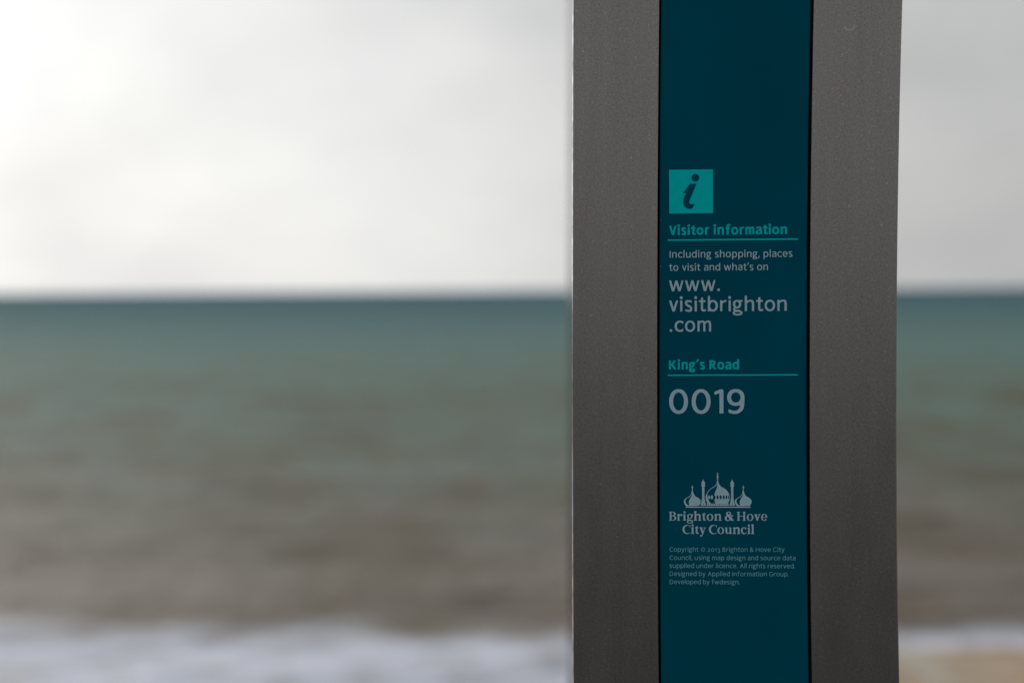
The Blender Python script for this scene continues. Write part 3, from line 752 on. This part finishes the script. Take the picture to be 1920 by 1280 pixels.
text_line("to visit and what's on", 'r', -41.21, 18.98, -37.50, 3.331, .19, M_WHITE, label='pale line about visits and what is on')
text_line("www.", 'r', -41.36, -10.27, -50.01, 6.631, .20, M_WHITE, label='large pale www.')
text_line("visitbrighton", 'r', -41.42, 30.28, -62.42, 6.765, .20, M_WHITE, label='large pale visitbrighton')
text_line(".com", 'r', -41.08, -15.73, -74.75, 6.605, .20, M_WHITE, label='large pale .com')
text_line("King's Road", 'b', -41.65, 1.20, -97.91, 4.484, .275, M_TURQ, label="turquoise bold heading King's Road")
text_line("0019", 'r', -41.60, 4.45, -124.96, 11.795, .205, M_WHITE, label='largest pale numerals 0019')
text_line("Brighton & Hove", 's', -42.0, 18.03, -190.77, 4.074, 0, M_WHITE, label='serif council name, upper line')
text_line("City Council", 's', -33.77, 10.13, -198.91, 4.074, 0, M_WHITE, label='serif council name, lower line')
for t, xr, bz in (("Copyright \u00a9 2\u24ea\u24603 Brighton & Hove City", 28.46, -209.89), ("Council, using map design and source data", 35.19, -215.01),
                  ("supplied under licence. All rights reserved.", 34.92, -219.94), ("Designed by Applied Information Group.", 31.04, -224.88), ("Developed by fwdesign.", 1.17, -229.88)):
    text_line(t, 'm', -41.74, xr, bz, 2.17, .185, M_SMALL, 'small_print')
def quad(name, x0, z0, x1, z1, mat, **k):
    return add_flat(name, [([(x0 / 1000, z0 / 1000), (x1 / 1000, z0 / 1000), (x1 / 1000, z1 / 1000), (x0 / 1000, z1 / 1000)], [(0, 1, 2, 3)])], mat, strip, **k)
quad('rule_line', -42.07, 1480.85, 37.35, 1481.75, M_TURQ)
quad('rule_line', -42.44, 1398.12, 36.85, 1398.95, M_TURQ)
quad('symbol_square', -41.0, 1497.5, -14.3, 1524.25, M_TURQ)

# information symbol: dark letter on the turquoise square (26.7 mm wide)
def sym(p): return [((a - 60) / 1110, (1218 - b2) / 1110) for a, b2 in p]
stem = smooth([(755, 460, 0), (720, 545, 0), (680, 645, 0), (638, 745, 0), (600, 825, 0), (574, 895, 0), (567, 935, 0), (580, 965, 0), (610, 982, 0), (650, 985, 0), (708, 968, 0)], 5)
low = smooth([(652, 1086, 0), (600, 1100, 0), (540, 1097, 0), (480, 1070, 0), (436, 1020, 0), (416, 950, 0), (420, 870, 0), (452, 780, 0), (498, 702, 0)], 5)
flag = smooth([(403, 714, 0), (440, 665, 0), (490, 600, 0), (545, 520, 0), (590, 465, 0)], 5)
body_pts = sym([(a, b2) for a, b2, _ in stem] + [(a, b2) for a, b2, _ in low] + [(455, 704)] + [(a, b2) for a, b2, _ in flag] + [(620, 470)])
cxd, cyd = sym([(727, 315)])[0]
g = field_mesh(f_union(f_poly(body_pts), f_ell(cxd, cyd, .0875, .0875)), .25, .05, .75, .95, .0085)
add_flat('information_symbol', [([((-41.0 + a * 26.7) / 1000, (1497.5 + b2 * 26.75) / 1000) for a, b2 in g[0]], g[1])], M_TEAL, strip, y=PRINT_Y - .00015)

# council emblem: domes and minarets of the pavilion, traced in emblem units (17.07 per photo pixel, y down)
def onion(cx, s=1):
    outer_r = smooth([(6, 600, 0), (22, 700, 0), (55, 800, 0), (112, 862, 0), (200, 912, 0), (250, 962, 0), (266, 1025, 0), (250, 1095, 0), (205, 1162, 0)], 5)
    outer_l = smooth([(-195, 1175, 0), (-250, 1110, 0), (-276, 1030, 0), (-258, 965, 0), (-205, 918, 0), (-120, 868, 0), (-55, 805, 0), (-24, 700, 0), (-6, 600, 0)], 5)
    body = f_poly([(cx + a, b2) for a, b2, _ in outer_r] + [(cx + a, b2) for a, b2, _ in outer_l])
    cut = smooth([(-14, 735, 0), (-45, 820, 0), (-105, 885, 0), (-180, 925, 0), (-216, 980, 0), (-217, 1035, 0), (-195, 1090, 0), (-140, 1140, 0), (-98, 1150, 0)], 5) + \
          smooth([(-112, 1080, 0), (-110, 1010, 0), (-80, 935, 0), (-40, 868, 0), (-14, 790, 0)], 5)
    fin = f_poly([(cx - 3, 475), (cx + 3, 475), (cx + 9, 545), (cx + 9, 600), (cx + 10, 700), (cx - 10, 700), (cx - 9, 600), (cx - 9, 545)])
    return f_union(f_sub(body, f_poly([(cx + a, b2) for a, b2, _ in cut])), fin, f_ell(cx, 568, 32, 26))
def minaret(cx):
    prof = [(298, 2), (345, 14), (380, 38), (420, 52), (430, 74), (438, 74), (446, 50), (500, 52), (512, 74), (520, 74), (530, 52), (552, 34), (580, 38), (900, 38), (960, 48), (1050, 62), (1070, 62), (1100, 82), (1160, 82)]
    p = f_poly([(cx + w, y) for y, w in prof] + [(cx - w, y) for y, w in reversed(prof)])
    return f_sub(p, f_poly([(cx - 22, 1135), (cx - 4, 1090), (cx + 14, 1085), (cx + 2, 1130)]))
CXL, CXC, CXR = 400, 1210, 2030          # 2030 = right dome; right minaret at 1676
fin_p = [(50, 2), (125, 12), (143, 28), (156, 12), (200, 22), (232, 34), (256, 14), (290, 27), (312, 13), (350, 18), (395, 24), (430, 22)]
finial = f_poly([(CXC + w, y) for y, w in fin_p] + [(CXC - w, y) for y, w in reversed(fin_p)])
dr = smooth([(18, 380, 0), (50, 460, 0), (110, 540, 0), (200, 590, 0), (290, 660, 0), (340, 730, 0), (374, 810, 0), (387, 880, 0), (380, 950, 0), (352, 1040, 0), (330, 1090, 0)], 5)
dl = smooth([(-330, 1090, 0), (-350, 1030, 0), (-375, 955, 0), (-384, 880, 0), (-370, 815, 0), (-345, 755, 0), (-295, 675, 0), (-205, 592, 0), (-95, 525, 0), (-38, 450, 0), (-18, 380, 0)], 5)
dome = f_poly([(CXC + a, b2) for a, b2, _ in dr] + [(CXC + a, b2) for a, b2, _ in dl])
dcut = smooth([(-3, 430, 0), (-40, 500, 0), (-100, 555, 0), (-205, 618, 0), (-285, 695, 0), (-326, 770, 0), (-332, 830, 0), (-318, 900, 0), (-300, 960, 0), (-268, 1020, 0), (-222, 1085, 0)], 5) + \
       smooth([(-78, 1085, 0), (-100, 980, 0), (-118, 890, 0), (-106, 800, 0), (-75, 705, 0), (-35, 620, 0), (-8, 520, 0)], 5)
dome = f_sub(dome, f_poly([(CXC + a, b2) for a, b2, _ in dcut]))
def lozenge(cx, w, h): return f_poly([(cx - w, 885), (cx - w * .45, 885 - h * .8), (cx, 885 - h), (cx + w * .45, 885 - h * .8), (cx + w, 885), (cx + w * .45, 885 + h * .8), (cx, 885 + h), (cx - w * .45, 885 + h * .8)])
dome = f_sub(dome, *[lozenge(CXC + a, w, 70) for a, w in ((-97, 32), (-4, 40), (95, 40), (195, 38), (282, 31), (352, 20))])
light = [lozenge(CXC + a, w, 70) for a, w in ((-275, 32), (-185, 44))]
bal = f_sub(f_rect(860, 1088, 1573, 1160), *[f_poly([(q, 1138), (q + 16, 1092), (q + 34, 1092), (q + 18, 1138)]) for q in range(905, 1560, 70)])
emblem = f_union(onion(CXL), minaret(750), finial, dome, *light, bal, minaret(1676), onion(CXR), f_rect(185, 1188, 2260, 1222))
g = field_mesh(lambda X, Y: emblem(X, 1222 - Y), 90, -12, 2320, 1190, 9.0)
K = 39.592 / (2260 - 185)     # emblem units -> mm
add_flat('council_emblem', [([((-31.713 + (a - 185) * K) / 1000, (1317.18 + b2 * K) / 1000) for a, b2 in g[0]], g[1])], M_WHITE, strip)

# small chips at the left edge of the strip and a faint ring mark on the right panel
def chip(x, z, w, h, seed):
    r = random.Random(seed); k = 9
    pts = [((x + w * (.6 + .5 * r.random()) * math.cos(a * 2 * math.pi / k)) / 1000, (z + h * (.6 + .5 * r.random()) * math.sin(a * 2 * math.pi / k)) / 1000) for a in range(k)]
    return pts, [tuple(range(k))]
add_flat('enamel_chip', [chip(-46.05, 1493.65, .42, .30, 1)], M_CHIP, strip, y=PRINT_Y)
add_flat('enamel_chip', [chip(-46.4, 1465.3, .38, .42, 2), chip(-46.6, 1463.0, .22, .5, 3)], M_CHIP, strip, y=PRINT_Y)
